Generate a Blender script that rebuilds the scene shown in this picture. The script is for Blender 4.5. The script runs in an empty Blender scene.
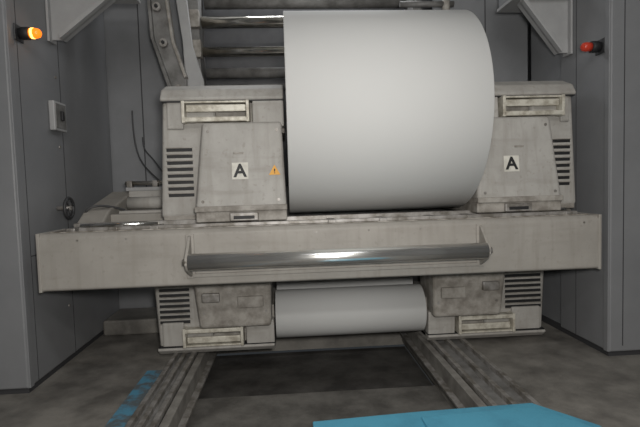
import bpy, bmesh, math, random
from mathutils import Vector, Matrix

# ------------------------------------------------------------------ materials
def base_mat(name):
    m=bpy.data.materials.new(name); m.use_nodes=True
    nt=m.node_tree; b=nt.nodes["Principled BSDF"]
    return m,nt,b
def mat(name,col,rough=.5,metal=0.,col2=None,scale=4.,detail=6.,lo=.35,hi=.65,bump=0.,bscale=40.,stretch=None,rough2=None,spec=.5,streak=None,sfac=.55):
    m,nt,b=base_mat(name)
    b.inputs["Base Color"].default_value=(*col,1)
    b.inputs["Roughness"].default_value=rough
    b.inputs["Metallic"].default_value=metal
    b.inputs["Specular IOR Level"].default_value=spec
    tc=nt.nodes.new("ShaderNodeTexCoord")
    mp=nt.nodes.new("ShaderNodeMapping")
    nt.links.new(tc.outputs["Object"],mp.inputs["Vector"])
    if stretch: mp.inputs["Scale"].default_value=stretch
    if col2:
        n=nt.nodes.new("ShaderNodeTexNoise"); n.inputs["Scale"].default_value=scale; n.inputs["Detail"].default_value=detail
        n.inputs["Roughness"].default_value=.62
        r=nt.nodes.new("ShaderNodeValToRGB")
        r.color_ramp.elements[0].position=lo; r.color_ramp.elements[0].color=(*col2,1)
        r.color_ramp.elements[1].position=hi; r.color_ramp.elements[1].color=(*col,1)
        nt.links.new(mp.outputs[0],n.inputs["Vector"]); nt.links.new(n.outputs["Fac"],r.inputs["Fac"])
        last=r.outputs[0]
        if streak:
            for sc,nscale,a,bb,f in (((12,12,1.2),1.5,.5,.8,sfac),((1.3,1.3,9),1.7,.55,.75,sfac*.7),((1,1,1),28,.60,.72,sfac*.8)):
                mp2=nt.nodes.new("ShaderNodeMapping"); mp2.inputs["Scale"].default_value=sc
                nt.links.new(tc.outputs["Object"],mp2.inputs["Vector"])
                n3=nt.nodes.new("ShaderNodeTexNoise"); n3.inputs["Scale"].default_value=nscale; n3.inputs["Detail"].default_value=6
                nt.links.new(mp2.outputs[0],n3.inputs["Vector"])
                mr=nt.nodes.new("ShaderNodeMapRange"); mr.inputs["From Min"].default_value=a; mr.inputs["From Max"].default_value=bb; mr.inputs["To Max"].default_value=f
                nt.links.new(n3.outputs["Fac"],mr.inputs["Value"])
                mx=nt.nodes.new("ShaderNodeMix"); mx.data_type='RGBA'
                nt.links.new(mr.outputs[0],mx.inputs[0]); nt.links.new(last,mx.inputs[6]); mx.inputs[7].default_value=(*streak,1)
                last=mx.outputs[2]
        nt.links.new(last,b.inputs["Base Color"])
        if rough2 is not None:
            mr=nt.nodes.new("ShaderNodeMapRange"); mr.inputs["From Min"].default_value=lo; mr.inputs["From Max"].default_value=hi
            mr.inputs["To Min"].default_value=rough2; mr.inputs["To Max"].default_value=rough
            nt.links.new(n.outputs["Fac"],mr.inputs["Value"]); nt.links.new(mr.outputs[0],b.inputs["Roughness"])
    if bump:
        n2=nt.nodes.new("ShaderNodeTexNoise"); n2.inputs["Scale"].default_value=bscale; n2.inputs["Detail"].default_value=4
        bp=nt.nodes.new("ShaderNodeBump"); bp.inputs["Strength"].default_value=bump; bp.inputs["Distance"].default_value=.01
        nt.links.new(mp.outputs[0],n2.inputs["Vector"]); nt.links.new(n2.outputs["Fac"],bp.inputs["Height"]); nt.links.new(bp.outputs[0],b.inputs["Normal"])
    return m

M_cab=mat("cabinet_paint",(.21,.213,.22),.5,0,(.175,.178,.185),1.6,5,.3,.7,.05,60)
M_cabd=mat("cabinet_seam",(.04,.04,.043),.7)
M_back=mat("back_paint",(.22,.225,.235),.55,0,(.16,.165,.172),1.3,6,.3,.7)
M_hall=mat("hall_bounce_paint",(.62,.62,.60),.7,0,(.54,.54,.52),1.3,6,.3,.7)  # made pale so the unseen ceiling and front wall bounce fill
M_car=mat("carriage_paint",(.39,.376,.352),.65,0,(.32,.306,.283),4,9,.36,.6,.08,50,(1,1,.7),streak=(.25,.232,.205),sfac=.7)
M_card=mat("carriage_dirty",(.34,.32,.29),.65,0,(.19,.172,.15),9,9,.38,.62,.12,40)
M_beam=mat("beam_paint",(.325,.306,.278),.6,0,(.27,.253,.228),2.2,9,.34,.62,.05,50,streak=(.23,.21,.182),sfac=.65)
M_top=mat("beam_top_dusty",(.36,.335,.30),.6,0,(.13,.112,.092),9,8,.42,.58,.15,60)
M_chrome=mat("satin_chrome",(.88,.87,.84),.2,1.,(.80,.79,.76),6,4,.3,.7)
M_roller=mat("polished_roller",(.95,.94,.91),.25,.92,(.88,.87,.84),3,4,.3,.7,stretch=(1,8,8))
M_chromeb=mat("old_chrome",(.9,.87,.80),.2,1.,(.6,.58,.52),10,4,.3,.7)
M_steel=mat("worn_steel",(.36,.345,.33),.45,.4,(.16,.145,.125),9,7,.38,.62)
M_dark=mat("dark_machine",(.05,.05,.052),.5,.1,(.028,.028,.03),5,5,.3,.7)
M_mid=mat("frame_paint",(.20,.196,.19),.5,0,(.10,.096,.09),6,8,.36,.62)
M_curb=mat("pit_curb",(.24,.23,.21),.6,0,(.13,.12,.11),6,8,.36,.62)
M_black=mat("black",(.012,.012,.013),.6)
M_cable=mat("cable_grey",(.06,.06,.062),.6)
M_paper=mat("newsprint_roll",(.56,.56,.55),.7,0,(.545,.545,.535),1.2,4,.3,.7,spec=.3)
M_paper2=mat("newsprint_small_roll",(.52,.522,.515),.7,0,(.50,.502,.495),1.2,4,.3,.7,spec=.3)
M_core=mat("cardboard_core",(.3,.22,.14),.8)
M_floor=mat("concrete_floor",(.23,.217,.195),.7,0,(.11,.103,.093),2.6,10,.36,.62,.3,30,None,.5)
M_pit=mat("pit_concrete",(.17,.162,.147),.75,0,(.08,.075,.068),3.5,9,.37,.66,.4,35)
M_pitd=mat("pit_concrete_shaded",(.09,.085,.078),.75,0,(.04,.037,.034),3.5,9,.37,.66,.4,35)  # same concrete, colour darkened to paint the shade under the carriages
M_blue=mat("blue_floor_paint",(.09,.26,.38),.5,0,(.11,.13,.14),6,10,.44,.56,.1,50)
M_bluep=mat("blue_plate_paint",(.09,.34,.48),.4,0,(.07,.26,.38),4,8,.3,.55,.1,60)
M_white=mat("label_white",(.62,.60,.54),.6,0,(.50,.48,.43),20,4,.3,.6)
M_handle=mat("handle_bare_metal",(.60,.575,.50),.45,.2,(.36,.33,.27),14,7,.38,.58)
M_yel=mat("warning_yellow",(.72,.36,.06),.6)
M_gus=mat("gusset_paint",(.36,.36,.36),.5,0,(.28,.28,.28),3,5,.3,.7)
def lampmat(name,col,e):
    m,nt,b=base_mat(name); b.inputs["Base Color"].default_value=(*col,1); b.inputs["Roughness"].default_value=.3
    b.inputs["Emission Color"].default_value=(*col,1); b.inputs["Emission Strength"].default_value=e; return m
M_orange=lampmat("orange_lens",(1,.2,.01),1.3); M_orange2=lampmat("orange_glow",(1,.45,.08),6)
M_red=lampmat("red_lens",(.45,.04,.02),.08)

# ------------------------------------------------------------------ helpers
def group(name,loc=(0,0,0)):
    e=bpy.data.objects.new(name,None); e.location=loc; e.empty_display_size=.1
    bpy.context.collection.objects.link(e); return e
def finish(bm,name,m,parent,bevel=0,smooth=False,seg=2):
    bmesh.ops.recalc_face_normals(bm,faces=bm.faces)
    me=bpy.data.meshes.new(name); bm.to_mesh(me); bm.free()
    for mm in (m if isinstance(m,(list,tuple)) else [m]): me.materials.append(mm)
    if smooth:
        for p in me.polygons: p.use_smooth=True
    o=bpy.data.objects.new(name,me); bpy.context.collection.objects.link(o)
    if parent: o.parent=parent
    if bevel:
        b=o.modifiers.new("bevel","BEVEL"); b.width=bevel; b.segments=seg; b.limit_method='ANGLE'; b.angle_limit=math.radians(30)
    return o
def hexa(name,pts,m,parent=None,bevel=0,seg=2):
    bm=bmesh.new(); v=[bm.verts.new(p) for p in pts]
    for f in ((0,1,2,3),(4,5,6,7),(0,1,5,4),(1,2,6,5),(2,3,7,6),(3,0,4,7)): bm.faces.new([v[i] for i in f])
    return finish(bm,name,m,parent,bevel,seg=seg)
def box(name,x0,x1,y0,y1,z0,z1,m,parent=None,bevel=0):
    return hexa(name,[(x0,y0,z0),(x1,y0,z0),(x1,y1,z0),(x0,y1,z0),(x0,y0,z1),(x1,y0,z1),(x1,y1,z1),(x0,y1,z1)],m,parent,bevel)
def prism(name,poly,a0,a1,axis,m,parent=None,bevel=0):
    bm=bmesh.new()
    def P(p,a):
        if axis=='x': return (a,p[0],p[1])
        if axis=='y': return (p[0],a,p[1])
        return (p[0],p[1],a)
    A=[bm.verts.new(P(p,a0)) for p in poly]; B=[bm.verts.new(P(p,a1)) for p in poly]
    bm.faces.new(A); bm.faces.new(B); n=len(poly)
    for i in range(n): bm.faces.new([A[i],A[(i+1)%n],B[(i+1)%n],B[i]])
    return finish(bm,name,m,parent,bevel)
def cyl(name,p0,p1,r,m,parent=None,seg=32,r2=None,bevel=0):
    p0=Vector(p0);p1=Vector(p1); d=p1-p0
    bm=bmesh.new()
    bmesh.ops.create_cone(bm,cap_ends=True,segments=seg,radius1=r,radius2=r if r2 is None else r2,depth=d.length)
    q=d.to_track_quat('Z','Y').to_matrix().to_4x4(); q.translation=(p0+p1)/2
    bm.transform(q)
    o=finish(bm,name,m,parent,bevel)
    for p in o.data.polygons: p.use_smooth=len(p.vertices)==4
    return o
def lathe(name,prof,m,parent=None,seg=64,origin=(0,0,0),axis='x'):
    bm=bmesh.new(); rings=[]
    for a,r in prof:
        ring=[]
        for i in range(seg):
            t=2*math.pi*i/seg; c,s=math.cos(t)*r,math.sin(t)*r
            p=(a,c,s) if axis=='x' else ((c,a,s) if axis=='y' else (c,s,a))
            ring.append(bm.verts.new((p[0]+origin[0],p[1]+origin[1],p[2]+origin[2])))
        rings.append(ring)
    for A,B in zip(rings,rings[1:]):
        for i in range(seg): bm.faces.new([A[i],A[(i+1)%seg],B[(i+1)%seg],B[i]])
    bm.faces.new(rings[0]); bm.faces.new(rings[-1])
    o=finish(bm,name,m,parent)
    for p in o.data.polygons:
        n=p.normal; k='xyz'.index(axis)
        p.use_smooth=len(p.vertices)==4 and abs(n[k])<.3
    return o
def tube(name,pts,r,m,parent=None):
    cu=bpy.data.curves.new(name,'CURVE'); cu.dimensions='3D'; cu.bevel_depth=r; cu.bevel_resolution=4
    sp=cu.splines.new('NURBS'); sp.points.add(len(pts)-1)
    for q,p in zip(sp.points,pts): q.co=(*p,1)
    sp.use_endpoint_u=True; sp.order_u=min(4,len(pts))
    cu.materials.append(m)
    o=bpy.data.objects.new(name,cu); bpy.context.collection.objects.link(o)
    if parent:o.parent=parent
    return o

XL,XR=-1.98,2.61
# ------------------------------------------------------------------ room shell
PX0,PX1,PY0,PY1=-.80,1.20,1.6,5.2
fl=group("floor")
box("slab_left",-5,PX0-.03,-3,8,-.3,0,M_floor,fl); box("slab_right",PX1+.03,5.5,-3,8,-.3,0,M_floor,fl)
box("slab_front",PX0-.03,PX1+.03,-3,PY0,-.3,0,M_floor,fl); box("slab_rear",PX0-.03,PX1+.03,PY1,8,-.3,0,M_floor,fl)
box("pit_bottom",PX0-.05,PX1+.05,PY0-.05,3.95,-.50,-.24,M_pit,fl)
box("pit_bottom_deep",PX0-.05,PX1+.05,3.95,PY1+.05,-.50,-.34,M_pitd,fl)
box("wall_rear",-5,5.5,8,8.2,-.3,4.6,M_back)
box("wall_left",-5.2,-5,-3,8,-.3,4.6,M_back)
box("wall_right",5.5,5.7,-3,8,-.3,4.6,M_back)
box("wall_front",-5,5.5,-3.2,-3,-.3,4.6,M_hall)
box("ceiling",-5.2,5.7,-3.2,8.2,4.6,4.8,M_hall)

# ------------------------------------------------------------------ cabinets
cl=group("press_side_cabinet")
box("body",-4.2,XL,3.64,5.60,0.05,4.4,M_cab,cl,.012)
box("plinth",-4.15,XL-.02,3.68,5.6,0,.06,M_cabd,cl)
box("panel_seam_1",XL-.01,XL+.003,4.43,4.437,.05,4.4,M_cabd,cl)
box("panel_seam_2",XL-.01,XL+.003,3.78,3.785,.05,4.4,M_cabd,cl)
box("panel_seam_3",XL-.01,XL+.003,3.785,4.43,1.02,1.027,M_cabd,cl)
box("edge_post",XL-.02,XL+.012,3.645,3.70,.05,4.4,M_cab,cl,.004)
for i,z in enumerate((.5,1.0,1.9,2.5,3.0)):
    cyl("screw_%d"%i,(XL-.01,4.36,z),(XL+.008,4.36,z),.012,M_steel,cl,12)
cr=group("press_side_cabinet")
box("body",XR,4.9,3.74,4.46,0.05,4.4,M_cab,cr,.012)
box("rear_body",XR+.04,4.9,4.46,5.08,0.05,4.4,M_back,cr)
box("plinth",XR+.02,4.85,3.78,5.0,0,.06,M_cabd,cr)
box("edge_post",XR-.012,XR+.02,3.745,3.80,.05,4.4,M_cab,cr,.004)
box("panel_seam_1",XR-.003,XR+.01,4.2,4.205,.05,4.4,M_cabd,cr)
box("door_seam",2.72,2.726,3.736,3.75,.1,4.3,M_cabd,cr)
bl=group("wall_rear_left"); box("sheet",-2.6,-1.05,5.62,5.68,0,4.4,M_back,bl)
box("seam",-1.62,-1.61,5.612,5.625,.4,4.4,M_cabd,bl)
br=group("wall_rear_right"); box("sheet",1.60,2.62,5.10,5.16,0,4.4,M_back,br)
box("seam",2.15,2.157,5.09,5.105,0,4.4,M_cabd,br)
st=group("rear_step"); box("step",-1.97,-1.1,5.05,5.58,0,.16,M_floor,st,.02)

# gussets
def gusset(name,xw,s,yw,zt,zb,ln):
    g=group(name)
    prism("web",[(xw,zt),(xw,zb),(xw+s*.10,zb),(xw+s*ln,zt-.02),(xw+s*ln,zt)],yw,yw+.03,'y',M_gus,g,.004)
    prism("flange",[(xw+s*.10,zb),(xw+s*ln,zt-.02),(xw+s*(ln-.02),zt+.01),(xw+s*.09,zb+.04)],yw-.05,yw+.08,'y',M_gus,g,.004)
    box("flange_wall",min(xw,xw+s*.02),max(xw,xw+s*.02),yw-.05,yw+.08,zb-.02,zt,M_gus,g,.004)
    x0,x1=sorted((xw,xw+s*(ln+.08)))
    box("cross_beam_stub",x0,x1,4.28,4.58,zt+.02,zt+.32,M_cab,g,.01)
    box("beam_lower_flange",x0,x1,4.22,4.62,zt-.005,zt+.025,M_gus,g,.004)
gusset("gusset_bracket",XL+.003,1,4.30,3.22,2.80,.60)
gusset("gusset_bracket",XR-.003,-1,4.30,3.12,2.64,.46)

# ------------------------------------------------------------------ lamps and wall items
def lamp(x,s,y,z,lens,name,glow=None):
    g=group(name)
    lathe("socket",[(0,.04),(s*.03,.04),(s*.035,.046),(s*.085,.046),(s*.09,.038)],M_black,g,24,(x,y,z))
    lathe("lens",[(s*.09,.036),(s*.13,.038),(s*.155,.032),(s*.168,.015)],lens,g,24,(x,y,z))
    if glow: lathe("lens_band",[(s*.10,.0385),(s*.118,.0395)],glow,g,24,(x,y,z))
    box("mount",min(x,x+s*.012),max(x,x+s*.012),y-.06,y+.06,z-.06,z+.06,M_dark,g,.006)
lamp(XL+.003,1,3.80,2.70,M_orange,"warning_lamp",M_orange2)
lamp(XR-.003,-1,3.86,2.57,M_red,"warning_lamp")
sw=group("wall_control_box")
box("case",XL,XL+.05,4.20,4.42,2.03,2.28,M_gus,sw,.01); box("face",XL+.045,XL+.054,4.22,4.40,2.05,2.26,M_mid,sw,.003)
box("knob",XL+.05,XL+.075,4.29,4.33,2.12,2.2,M_black,sw,.005)
sw=group("wall_sensor_box"); box("case",2.36,2.50,5.04,5.09,2.28,2.40,M_dark,sw,.008); cyl("nub",(2.43,5.045,2.34),(2.43,5.01,2.34),.02,M_steel,sw,16)
hw=group("handwheel")
bm=bmesh.new()
R,rr,NS,NT=.085,.013,32,10
vs=[[bm.verts.new((XL+.10+rr*math.sin(b),4.25+(R+rr*math.cos(b))*math.cos(a),1.37+(R+rr*math.cos(b))*math.sin(a))) for b in [2*math.pi*j/NT for j in range(NT)]] for a in [2*math.pi*i/NS for i in range(NS)]]
for i in range(NS):
    for j in range(NT): bm.faces.new([vs[i][j],vs[(i+1)%NS][j],vs[(i+1)%NS][(j+1)%NT],vs[i][(j+1)%NT]])
finish(bm,"rim",M_dark,hw,0,True)
cyl("hub",(XL+.002,4.25,1.37),(XL+.12,4.25,1.37),.02,M_steel,hw,16)
for k in range(4):
    a=math.pi/2*k+.3; cyl("spoke_%d"%k,(XL+.10,4.25,1.37),(XL+.10,4.25+R*math.cos(a),1.37+R*math.sin(a)),.008,M_dark,hw,8)

# ------------------------------------------------------------------ main beam
BX0,BX1=-1.83,2.43; BY=3.60; BZ0,BZ1=.78,1.205
b=group("reel_stand_beam")
prism("box_beam",[(BY,BZ0+.01),(BY,BZ1-.03),(BY+.03,BZ1),(BY+.42,BZ1),(BY+.42,BZ0),(BY+.02,BZ0)],BX0,BX1,'x',M_beam,b,.012)
box("end_plate_l",BX0-.012,BX0+.012,BY-.006,BY+.43,BZ0-.006,BZ1+.004,M_beam,b,.006)
box("end_plate_r",BX1-.012,BX1+.012,BY-.006,BY+.43,BZ0-.006,BZ1+.004,M_beam,b,.006)
box("top_dust_plate",BX0+.06,BX1-.06,BY+.06,BY+.40,BZ1,BZ1+.006,M_top,b)
box("slide_rail_front",BX0+.25,BX1-.12,BY+.10,BY+.14,BZ1+.004,BZ1+.03,M_steel,b,.004)
box("slide_rail_rear",BX0+.12,BX1-.08,BY+.32,BY+.37,BZ1+.004,BZ1+.05,M_steel,b,.004)
cyl("rack_rod_l",(BX0+.22,BY+.22,BZ1+.035),(-1.02,BY+.22,BZ1+.035),.017,M_chrome,b,16)
cyl("rack_rod_r",(1.9,BY+.22,BZ1+.035),(BX1-.15,BY+.22,BZ1+.035),.017,M_chrome,b,16)
for i,x in enumerate((-1.66,-1.35,-1.05,0.3,.7,1.1,1.4,2.2)):
    box("rail_clamp_%d"%i,x,x+.06,BY+.08,BY+.27,BZ1+.003,BZ1+.028,M_steel,b,.004)
for i,x in enumerate((-1.55,-1.2,.2,.6,1.0,2.3)):
    cyl("plug_%d"%i,(x,BY-.004,1.15),(x,BY+.01,1.15),.008,M_steel,b,10)
cyl("end_cap_screw_l",(BX0-.02,BY+.2,1.0),(BX0,BY+.2,1.0),.05,M_steel,b,20)

# front idler roller: plain straight round tube between two small end plates
ir=group("idler_roller")
RZ=.983; RY=3.44
cyl("tube",(-.722,RY,RZ),(1.447,RY,RZ),.060,M_roller,ir,96)
cyl("shaft",(-.745,RY,RZ),(1.47,RY,RZ),.018,M_steel,ir,16)
BF=BY-.001
for nm,x in (("bracket_l",-.75),("bracket_r",1.452)):
    prism(nm,[(BF,1.165),(BY-.04,1.15),(BY-.14,1.05),(BY-.18,1.01),(BY-.185,.96),(BY-.15,.92),(BF,.845)],x,x+.022,'x',M_beam,ir,.005)
    box(nm+"_pad",x-.02,x+.042,BY-.016,BF,.84,1.17,M_beam,ir,.005)
    cyl(nm+"_axle",(x-.012,RY,RZ),(x+.034,RY,RZ),.024,M_steel,ir,16)
box("tie_strip",-.722,1.447,BY-.022,BF,.845,.872,M_beam,ir,.004)

# ------------------------------------------------------------------ carriages
def carriage(name,xin,s,y0,z0,t,lower=False,outer=1.02,lab=.35):
    g=group(name)
    h=.07 if lower else 0.
    T=1.115 if lower else 1.11
    v0=.46 if lower else .20
    def P(u,y,w): return (xin+s*u,y0+y,z0+t*w)
    def hx(nm,u0,u1,ya,yb,w0,w1,m,bev=.0,ut0=None,ut1=None,yt=None):
        ut0=u0 if ut0 is None else ut0; ut1=u1 if ut1 is None else ut1; yt=ya if yt is None else yt
        return hexa(nm,[P(u0,ya,w0),P(u1,ya,w0),P(u1,yb,w0),P(u0,yb,w0),P(ut0,yt,w1),P(ut1,yt,w1),P(ut1,yb,w1),P(ut0,yb,w1)],m,g,bev,3)
    def pr(nm,poly,u0,u1,m,bev=0):
        bm=bmesh.new(); A=[bm.verts.new(P(u0,*p)) for p in poly]; B=[bm.verts.new(P(u1,*p)) for p in poly]
        bm.faces.new(A);bm.faces.new(B);n=len(poly)
        for i in range(n): bm.faces.new([A[i],A[(i+1)%n],B[(i+1)%n],B[i]])
        return finish(bm,nm,m,g,bev)
    ct=.77+h
    ys=lambda w:.07*(w-.085)/(ct-.085)
    hx("foot",.0,.70,.02,.9,.0,.09,M_card,.01)
    hx("foot_clamp",.22,.44,-.01,.1,.005,.07,M_steel,.008)
    hx("foot_slot",.25,.41,-.014,.0,.02,.045,M_black,.003)
    hx("front_cover",.0,.70,.0,.5,.085,ct,M_card if lower else M_car,.028,.02,.635,.07)
    hx("cover_lip",-.003,.705,-.006,.3,.08,.125,M_card,.008)
    hx("vent_column",.55,outer,.24,1.0,.03,T-.05,M_car,.03,.55,outer-.06,.22)
    hx("column_foot",.56,outer-.02,.24,.9,.0,.05,M_card,.01)
    n=8; st=.052 if not lower else .048
    su0=.745; su1=outer-.07
    for i in range(n):
        w=v0+i*st; d=.24-.02*(w-.03)/(T-.1)
        hx("vent_slot_%d"%i,su0,su1,d-.003,d+.02,w,w+.026,M_black,.004)
        hx("vent_louver_%d"%i,su0-.005,su1+.005,d-.010,d+.0,w+.026,w+.033,M_card,.002)
    hx("recess_wall",.0,outer-.1,.27,1.0,.70,T-.05,M_card,.0)
    pr("recess_end_in",[(.16,ct-.03),(.18,.96+h),(.3,.98+h),(.3,ct-.03)],.0,.25,M_car,.012)
    pr("recess_end_out",[(.20,ct-.03),(.20,.96+h),(.34,.98+h),(.34,ct-.03)],.80,outer-.09,M_car,.012)
    ls=.975+h
    pr("lid",[(.18,.955+h),(.165,ls),(.22,(ls+T)/2+.01),(.36,T),(.95,T),(1.0,.955+h)],.0,outer-.05,M_car,.018)
    pr("lid_seam",[(.176,.948+h),(.178,.958+h),(.4,.958+h),(.4,.948+h)],-.002,outer-.06,M_black)
    hx("handle_bar",.30,.77,.17,.20,.868+h,.925+h,M_handle,.008)
    hx("handle_lower",.28,.79,.13,.22,.785+h,.825+h,M_handle,.01)
    hx("handle_top",.28,.79,.15,.22,.935+h,.95+h,M_handle,.004)
    for k,u in enumerate((.272,.775)): hx("handle_end_%d"%k,u,u+.025,.13,.27,.78+h,.952+h,M_handle,.005)
    cyl("chuck_housing",P(-.006,.48,.87),P(.12,.48,.87),.12,M_dark,g,32)
    for k,(u,w) in enumerate(((.06,.16),(.64,.16),(.06,.70),(.59,.70))):
        cyl("cover_screw_%d"%k,P(u,ys(w)-.006,w),P(u,ys(w)+.01,w),.012,M_steel,g,12)
    hx("cover_latch",.32,.40,ys(.52)-.004,.06,.52,.535,M_card,.003)
    if lower:
        hx("grease_block",.08,.30,ys(.62)-.03,.1,.56,.66,M_card,.01)
        hx("hose_clamp",.45,.60,ys(.6)-.04,.1,.52,.60,M_steel,.01)
    else:
        cx=lab; cw=.39; a,bw=cw-.064,cw+.064
        hx("label_plate",cx-.062,cx+.062,ys(a)-.003,.08,a,bw,M_white,.0,None,None,ys(bw)-.003)
        cu=bpy.data.curves.new("label_letter",'FONT'); cu.body="A"; cu.size=.14; cu.align_x='CENTER'; cu.align_y='CENTER'; cu.extrude=.001; cu.offset=.004
        cu.materials.append(M_black)
        o=bpy.data.objects.new("label_letter",cu); bpy.context.collection.objects.link(o); o.parent=g
        o.location=P(cx,ys(cw)-.006,cw-.002); o.rotation_euler=(math.pi/2-math.atan2(.07,ct-.085),0,0)
        if s<0:
            tu=.085
            for nm,m,pts,e in (("warning_triangle",M_yel,((-.045,-.032),(.045,-.032),(0,.046)),.005),
                           ("warning_triangle_mark",M_black,((-.004,-.008),(.004,-.008),(.005,.014),(-.005,.014)),.007),
                           ("warning_triangle_dot",M_black,((-.004,-.021),(.004,-.021),(.004,-.014),(-.004,-.014)),.007)):
                bmt=bmesh.new(); c=.385
                v=[bmt.verts.new(P(tu+du,ys(c+dw)-e,c+dw)) for du,dw in pts]
                bmt.faces.new(v); finish(bmt,nm,m,g)
    return g
carriage("reel_arm_carriage",-.015,-1,3.72,1.24,1)
carriage("reel_arm_carriage",1.51,1,3.74,1.24,1,outer=.97,lab=.29)
carriage("reel_arm_carriage",-.165,-1,4.07,1.13,-1,lower=True,outer=1.08)
carriage("reel_arm_carriage",1.235,1,4.07,1.13,-1,lower=True,outer=1.16)

# ------------------------------------------------------------------ paper rolls
RY0,RZ0,RR=4.22,2.11,.842
pr_=group("paper_roll")
lathe("wound_paper",[(0.006,RR-.004),(.010,RR),(1.490,RR),(1.494,RR-.004)],M_paper,pr_,192,(0,RY0,RZ0))
lathe("core",[(-.0,.05),(1.50,.05)],M_core,pr_,32,(0,RY0,RZ0))
p2=group("paper_roll")
lathe("wound_paper",[(-.150,.217),(-.148,.220),(1.217,.220),(1.220,.217)],M_paper2,p2,96,(0,4.45,.315))
lathe("core",[(-.158,.05),(1.228,.05)],M_core,p2,32,(0,4.45,.315))
wb=group("paper_web"); prism("web",[(4.685,.46),(4.80,.98),(4.802,.98),(4.687,.46)],-.145,1.215,'x',M_paper2,wb)

# ------------------------------------------------------------------ rear beam & spider
rb=group("rear_support_beam")
box("beam",-1.65,2.3,5.0,5.08,1.13,1.50,M_mid,rb,.015)
box("rail_bed",-1.6,-.4,4.86,5.06,1.50,1.535,M_gus,rb,.004)
cyl("chrome_rail",(-1.62,4.93,1.575),(-.9,4.93,1.575),.022,M_chromeb,rb,16)
for i,x in enumerate((-1.6,-1.35,-1.12)): box("rail_clip_%d"%i,x,x+.05,4.89,4.97,1.535,1.60,M_steel,rb,.004)
prism("spider_arm",[(4.04,1.0),(4.04,1.19),(4.3,1.34),(4.99,1.50),(4.99,1.0)],-1.78,-1.56,'x',M_beam,rb,.015)
prism("spider_arm_r",[(4.04,1.0),(4.04,1.19),(4.3,1.34),(4.99,1.40),(4.99,1.0)],2.42,2.50,'x',M_card,rb,.015)
box("cable_tray",-1.56,-1.08,4.3,4.75,1.17,1.30,M_beam,rb,.01)
box("cable_tray_lid",-1.50,-1.12,4.34,4.70,1.30,1.325,M_car,rb,.006)
cyl("air_cylinder",(-1.50,4.62,1.385),(-1.10,4.62,1.385),.058,M_car,rb,24)
cyl("air_cylinder_rod",(-1.10,4.62,1.385),(-1.07,4.62,1.385),.02,M_chrome,rb,12)
box("terminal_block",-1.55,-1.1,4.78,4.9,1.2,1.50,M_car,rb,.01)
tube("hose_1",[(-1.5,4.5,1.33),(-1.6,4.35,1.38),(-1.7,4.2,1.42),(-1.78,4.3,1.3)],.010,M_cable,rb)

# ------------------------------------------------------------------ rear press machinery
pm=group("press_unit_frame")
box("column_l",-1.00,-.88,5.25,5.55,1.6,4.3,M_mid,pm,.012)
prism("swing_arm",[(-1.34,3.7),(-1.18,3.7),(-1.10,2.95),(-.98,2.60),(-.98,2.42),(-1.10,2.42),(-1.22,2.7),(-1.30,3.0)],4.95,5.02,'y',M_mid,pm,.012)
prism("swing_arm_rear",[(-1.10,3.7),(-.98,3.7),(-.92,2.95),(-.82,2.60),(-.82,2.44),(-1.0,2.44),(-1.02,3.0)],5.03,5.08,'y',M_gus,pm,.012)
prism("arm_rib",[(-1.33,3.7),(-1.30,3.7),(-1.27,3.0),(-1.10,2.46),(-1.14,2.46),(-1.30,3.0)],4.90,5.02,'y',M_mid,pm,.004)
prism("arm_rib_in",[(-1.18,3.7),(-1.16,3.7),(-1.08,2.97),(-.97,2.62),(-.99,2.60),(-1.10,2.95)],4.90,5.02,'y',M_card,pm,.004)
for i,(x,z) in enumerate(((-1.05,2.5),(-1.18,2.95),(-1.23,3.3))):
    cyl("pivot_%d"%i,(x,4.90,z),(x,4.96,z),.04,M_steel,pm,20); cyl("pivot_cap_%d"%i,(x,4.885,z),(x,4.90,z),.018,M_black,pm,6)
for i,(x,z) in enumerate(((-.93,3.28),(-.92,2.97))):
    box("bearing_block_%d"%i,x-.06,x+.06,5.18,5.30,z-.09,z+.09,M_card,pm,.01)
box("column_r",1.40,1.50,5.2,5.55,0.0,4.3,M_mid,pm,.012)
box("back_sheet",-1.05,1.55,5.95,6.0,0,4.4,M_dark,pm)
cyl("web_roller_1",(-.86,5.3,3.27),(1.40,5.3,3.27),.062,M_chromeb,pm,48)
cyl("web_roller_2",(-.86,5.3,2.96),(1.40,5.3,2.96),.052,M_chromeb,pm,48)
cyl("web_roller_3",(-.86,5.55,3.58),(1.40,5.55,3.58),.08,M_mid,pm,48)
cyl("tie_tube",(-.86,5.5,2.78),(1.40,5.5,2.78),.06,M_mid,pm,32)
cyl("web_roller_4",(-.86,5.2,2.56),(1.40,5.2,2.56),.035,M_mid,pm,24)
box("lower_sheet",-1.05,1.40,5.7,5.75,0.0,1.1,M_mid,pm)
rod=group("compensator_rod"); cyl("rod",(1.68,4.95,2.4),(1.68,4.95,4.59),.013,M_steel,rod,12); cyl("guide_tube",(1.2,4.95,3.32),(1.76,4.95,3.32),.03,M_mid,rod,16); cyl("guide_hub",(1.68,4.95,3.22),(1.68,4.95,3.38),.04,M_card,rod,16)
box("rod_foot",1.62,1.74,4.92,5.09,2.38,2.42,M_mid,rod,.004)

cb=group("hanging_cables")
tube("cable_1",[(-1.72,5.58,2.4),(-1.70,5.5,2.0),(-1.6,5.45,1.75),(-1.35,5.2,1.60),(-1.2,5.0,1.50)],.008,M_cable,cb)
tube("cable_2",[(-1.62,5.58,2.1),(-1.6,5.5,1.95),(-1.5,5.45,1.9),(-1.3,5.2,1.66),(-1.15,5.0,1.50)],.007,M_cable,cb)

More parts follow.
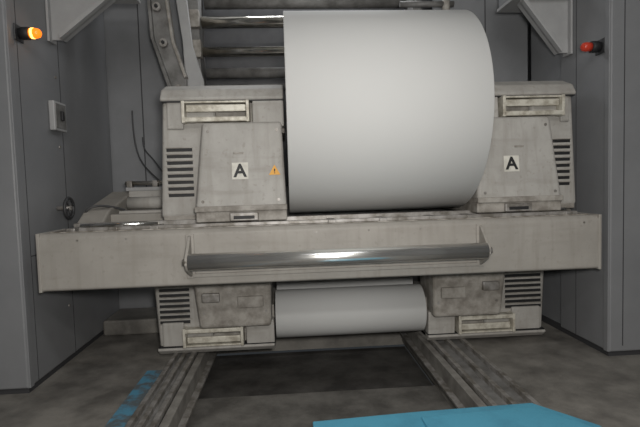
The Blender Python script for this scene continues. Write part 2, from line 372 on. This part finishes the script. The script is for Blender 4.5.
# ------------------------------------------------------------------ floor rails
rl=group("floor_rail_track")
def rail(nm,x0,x1):
    box(nm+"_base",x0,x1,1.7,5.15,.0,.012,M_mid,rl,.002)
    for i,x in enumerate((x0,(x0+x1)/2-.02,x1-.035)):
        box(nm+"_flange_%d"%i,x,x+.035,1.7,5.15,.0,.05,M_steel,rl,.004)
rail("left",-1.06,-.87); rail("right",1.27,1.58)
box("left_curb",-.86,-.80,1.62,5.15,-.238,.02,M_curb,rl,.004)
box("right_curb",1.20,1.26,1.62,5.15,-.238,.02,M_curb,rl,.004)
box("left_ledge",-.80,-.75,1.62,5.15,-.12,-.10,M_steel,rl,.003)
box("right_ledge",1.15,1.20,1.62,5.15,-.12,-.10,M_steel,rl,.003)
fs=group("floor_paint_stripe"); box("stripe",-1.22,-1.09,1.5,4.0,.0,.004,M_blue,fs)
bs=group("access_step_plate")
prism("plate",[(.10,2.82),(.75,2.865),(1.50,2.89),(1.74,2.57),(1.74,2.0),(.10,2.0)],.055,.08,'z',M_bluep,bs,.006)
prism("raised_plate",[(.75,2.76),(1.46,2.80),(1.66,2.54),(1.66,2.0),(.75,2.0)],.08,.10,'z',M_bluep,bs,.008)
box("support_l",-.80,.16,2.3,2.36,-.06,.055,M_steel,bs); box("support_r",1.26,1.7,2.1,2.5,.0,.055,M_steel,bs)

# ------------------------------------------------------------------ lights
def area(name,loc,target,size,power,col,sy=None):
    l=bpy.data.lights.new(name,'AREA'); l.size=size; l.energy=power; l.color=col
    if sy: l.shape='RECTANGLE'; l.size_y=sy
    o=bpy.data.objects.new(name,l); bpy.context.collection.objects.link(o); o.location=loc
    o.rotation_euler=(Vector(target)-Vector(loc)).to_track_quat('-Z','Y').to_euler(); return o
l=bpy.data.lights.new("camera_flash",'SPOT'); l.energy=350; l.color=(1,.97,.925); l.spot_size=math.radians(160); l.spot_blend=1; l.shadow_soft_size=.14
o=bpy.data.objects.new("camera_flash",l); bpy.context.collection.objects.link(o); o.location=(.15,-.05,1.70)
o.rotation_euler=(Vector((.5,3.6,1.1))-Vector(o.location)).to_track_quat('-Z','Y').to_euler()
area("added_streak_light",(.4,-1.6,4.3),(.4,2.5,1.2),3.4,60,(1,.98,.94),.3)  # added lamp, puts a bright streak on the idler roller plus slight fill
area("ceiling_tube_front",(.5,.9,4.4),(.5,2.6,0),3.4,26,(.95,.97,1),.3)
area("ceiling_tube_rear",(.3,5.7,4.3),(.3,5.2,0),2.4,38,(.95,.97,1),.3)
w=bpy.data.worlds.new("world"); bpy.context.scene.world=w; w.use_nodes=True
w.node_tree.nodes["Background"].inputs[0].default_value=(.5,.55,.6,1); w.node_tree.nodes["Background"].inputs[1].default_value=.05

# ------------------------------------------------------------------ camera
F=480.
cam=bpy.data.cameras.new("camera"); cam.sensor_width=36; cam.lens=36*F/640; cam.clip_start=.05
co=bpy.data.objects.new("camera",cam); bpy.context.collection.objects.link(co)
p,yw,r=math.radians(3.35),math.radians(3.7),math.radians(1.7)
fw=Vector((math.sin(yw)*math.cos(p),math.cos(yw)*math.cos(p),-math.sin(p)))
rt=Vector((math.cos(yw),-math.sin(yw),0)); up=rt.cross(fw)
rt2=rt*math.cos(r)-up*math.sin(r); up2=rt*math.sin(r)+up*math.cos(r)
m3=Matrix((rt2,up2,-fw)).transposed()
co.matrix_world=Matrix.Translation((0,0,1.5))@m3.to_4x4()
bpy.context.scene.camera=co
bpy.context.scene.view_settings.view_transform='Standard'
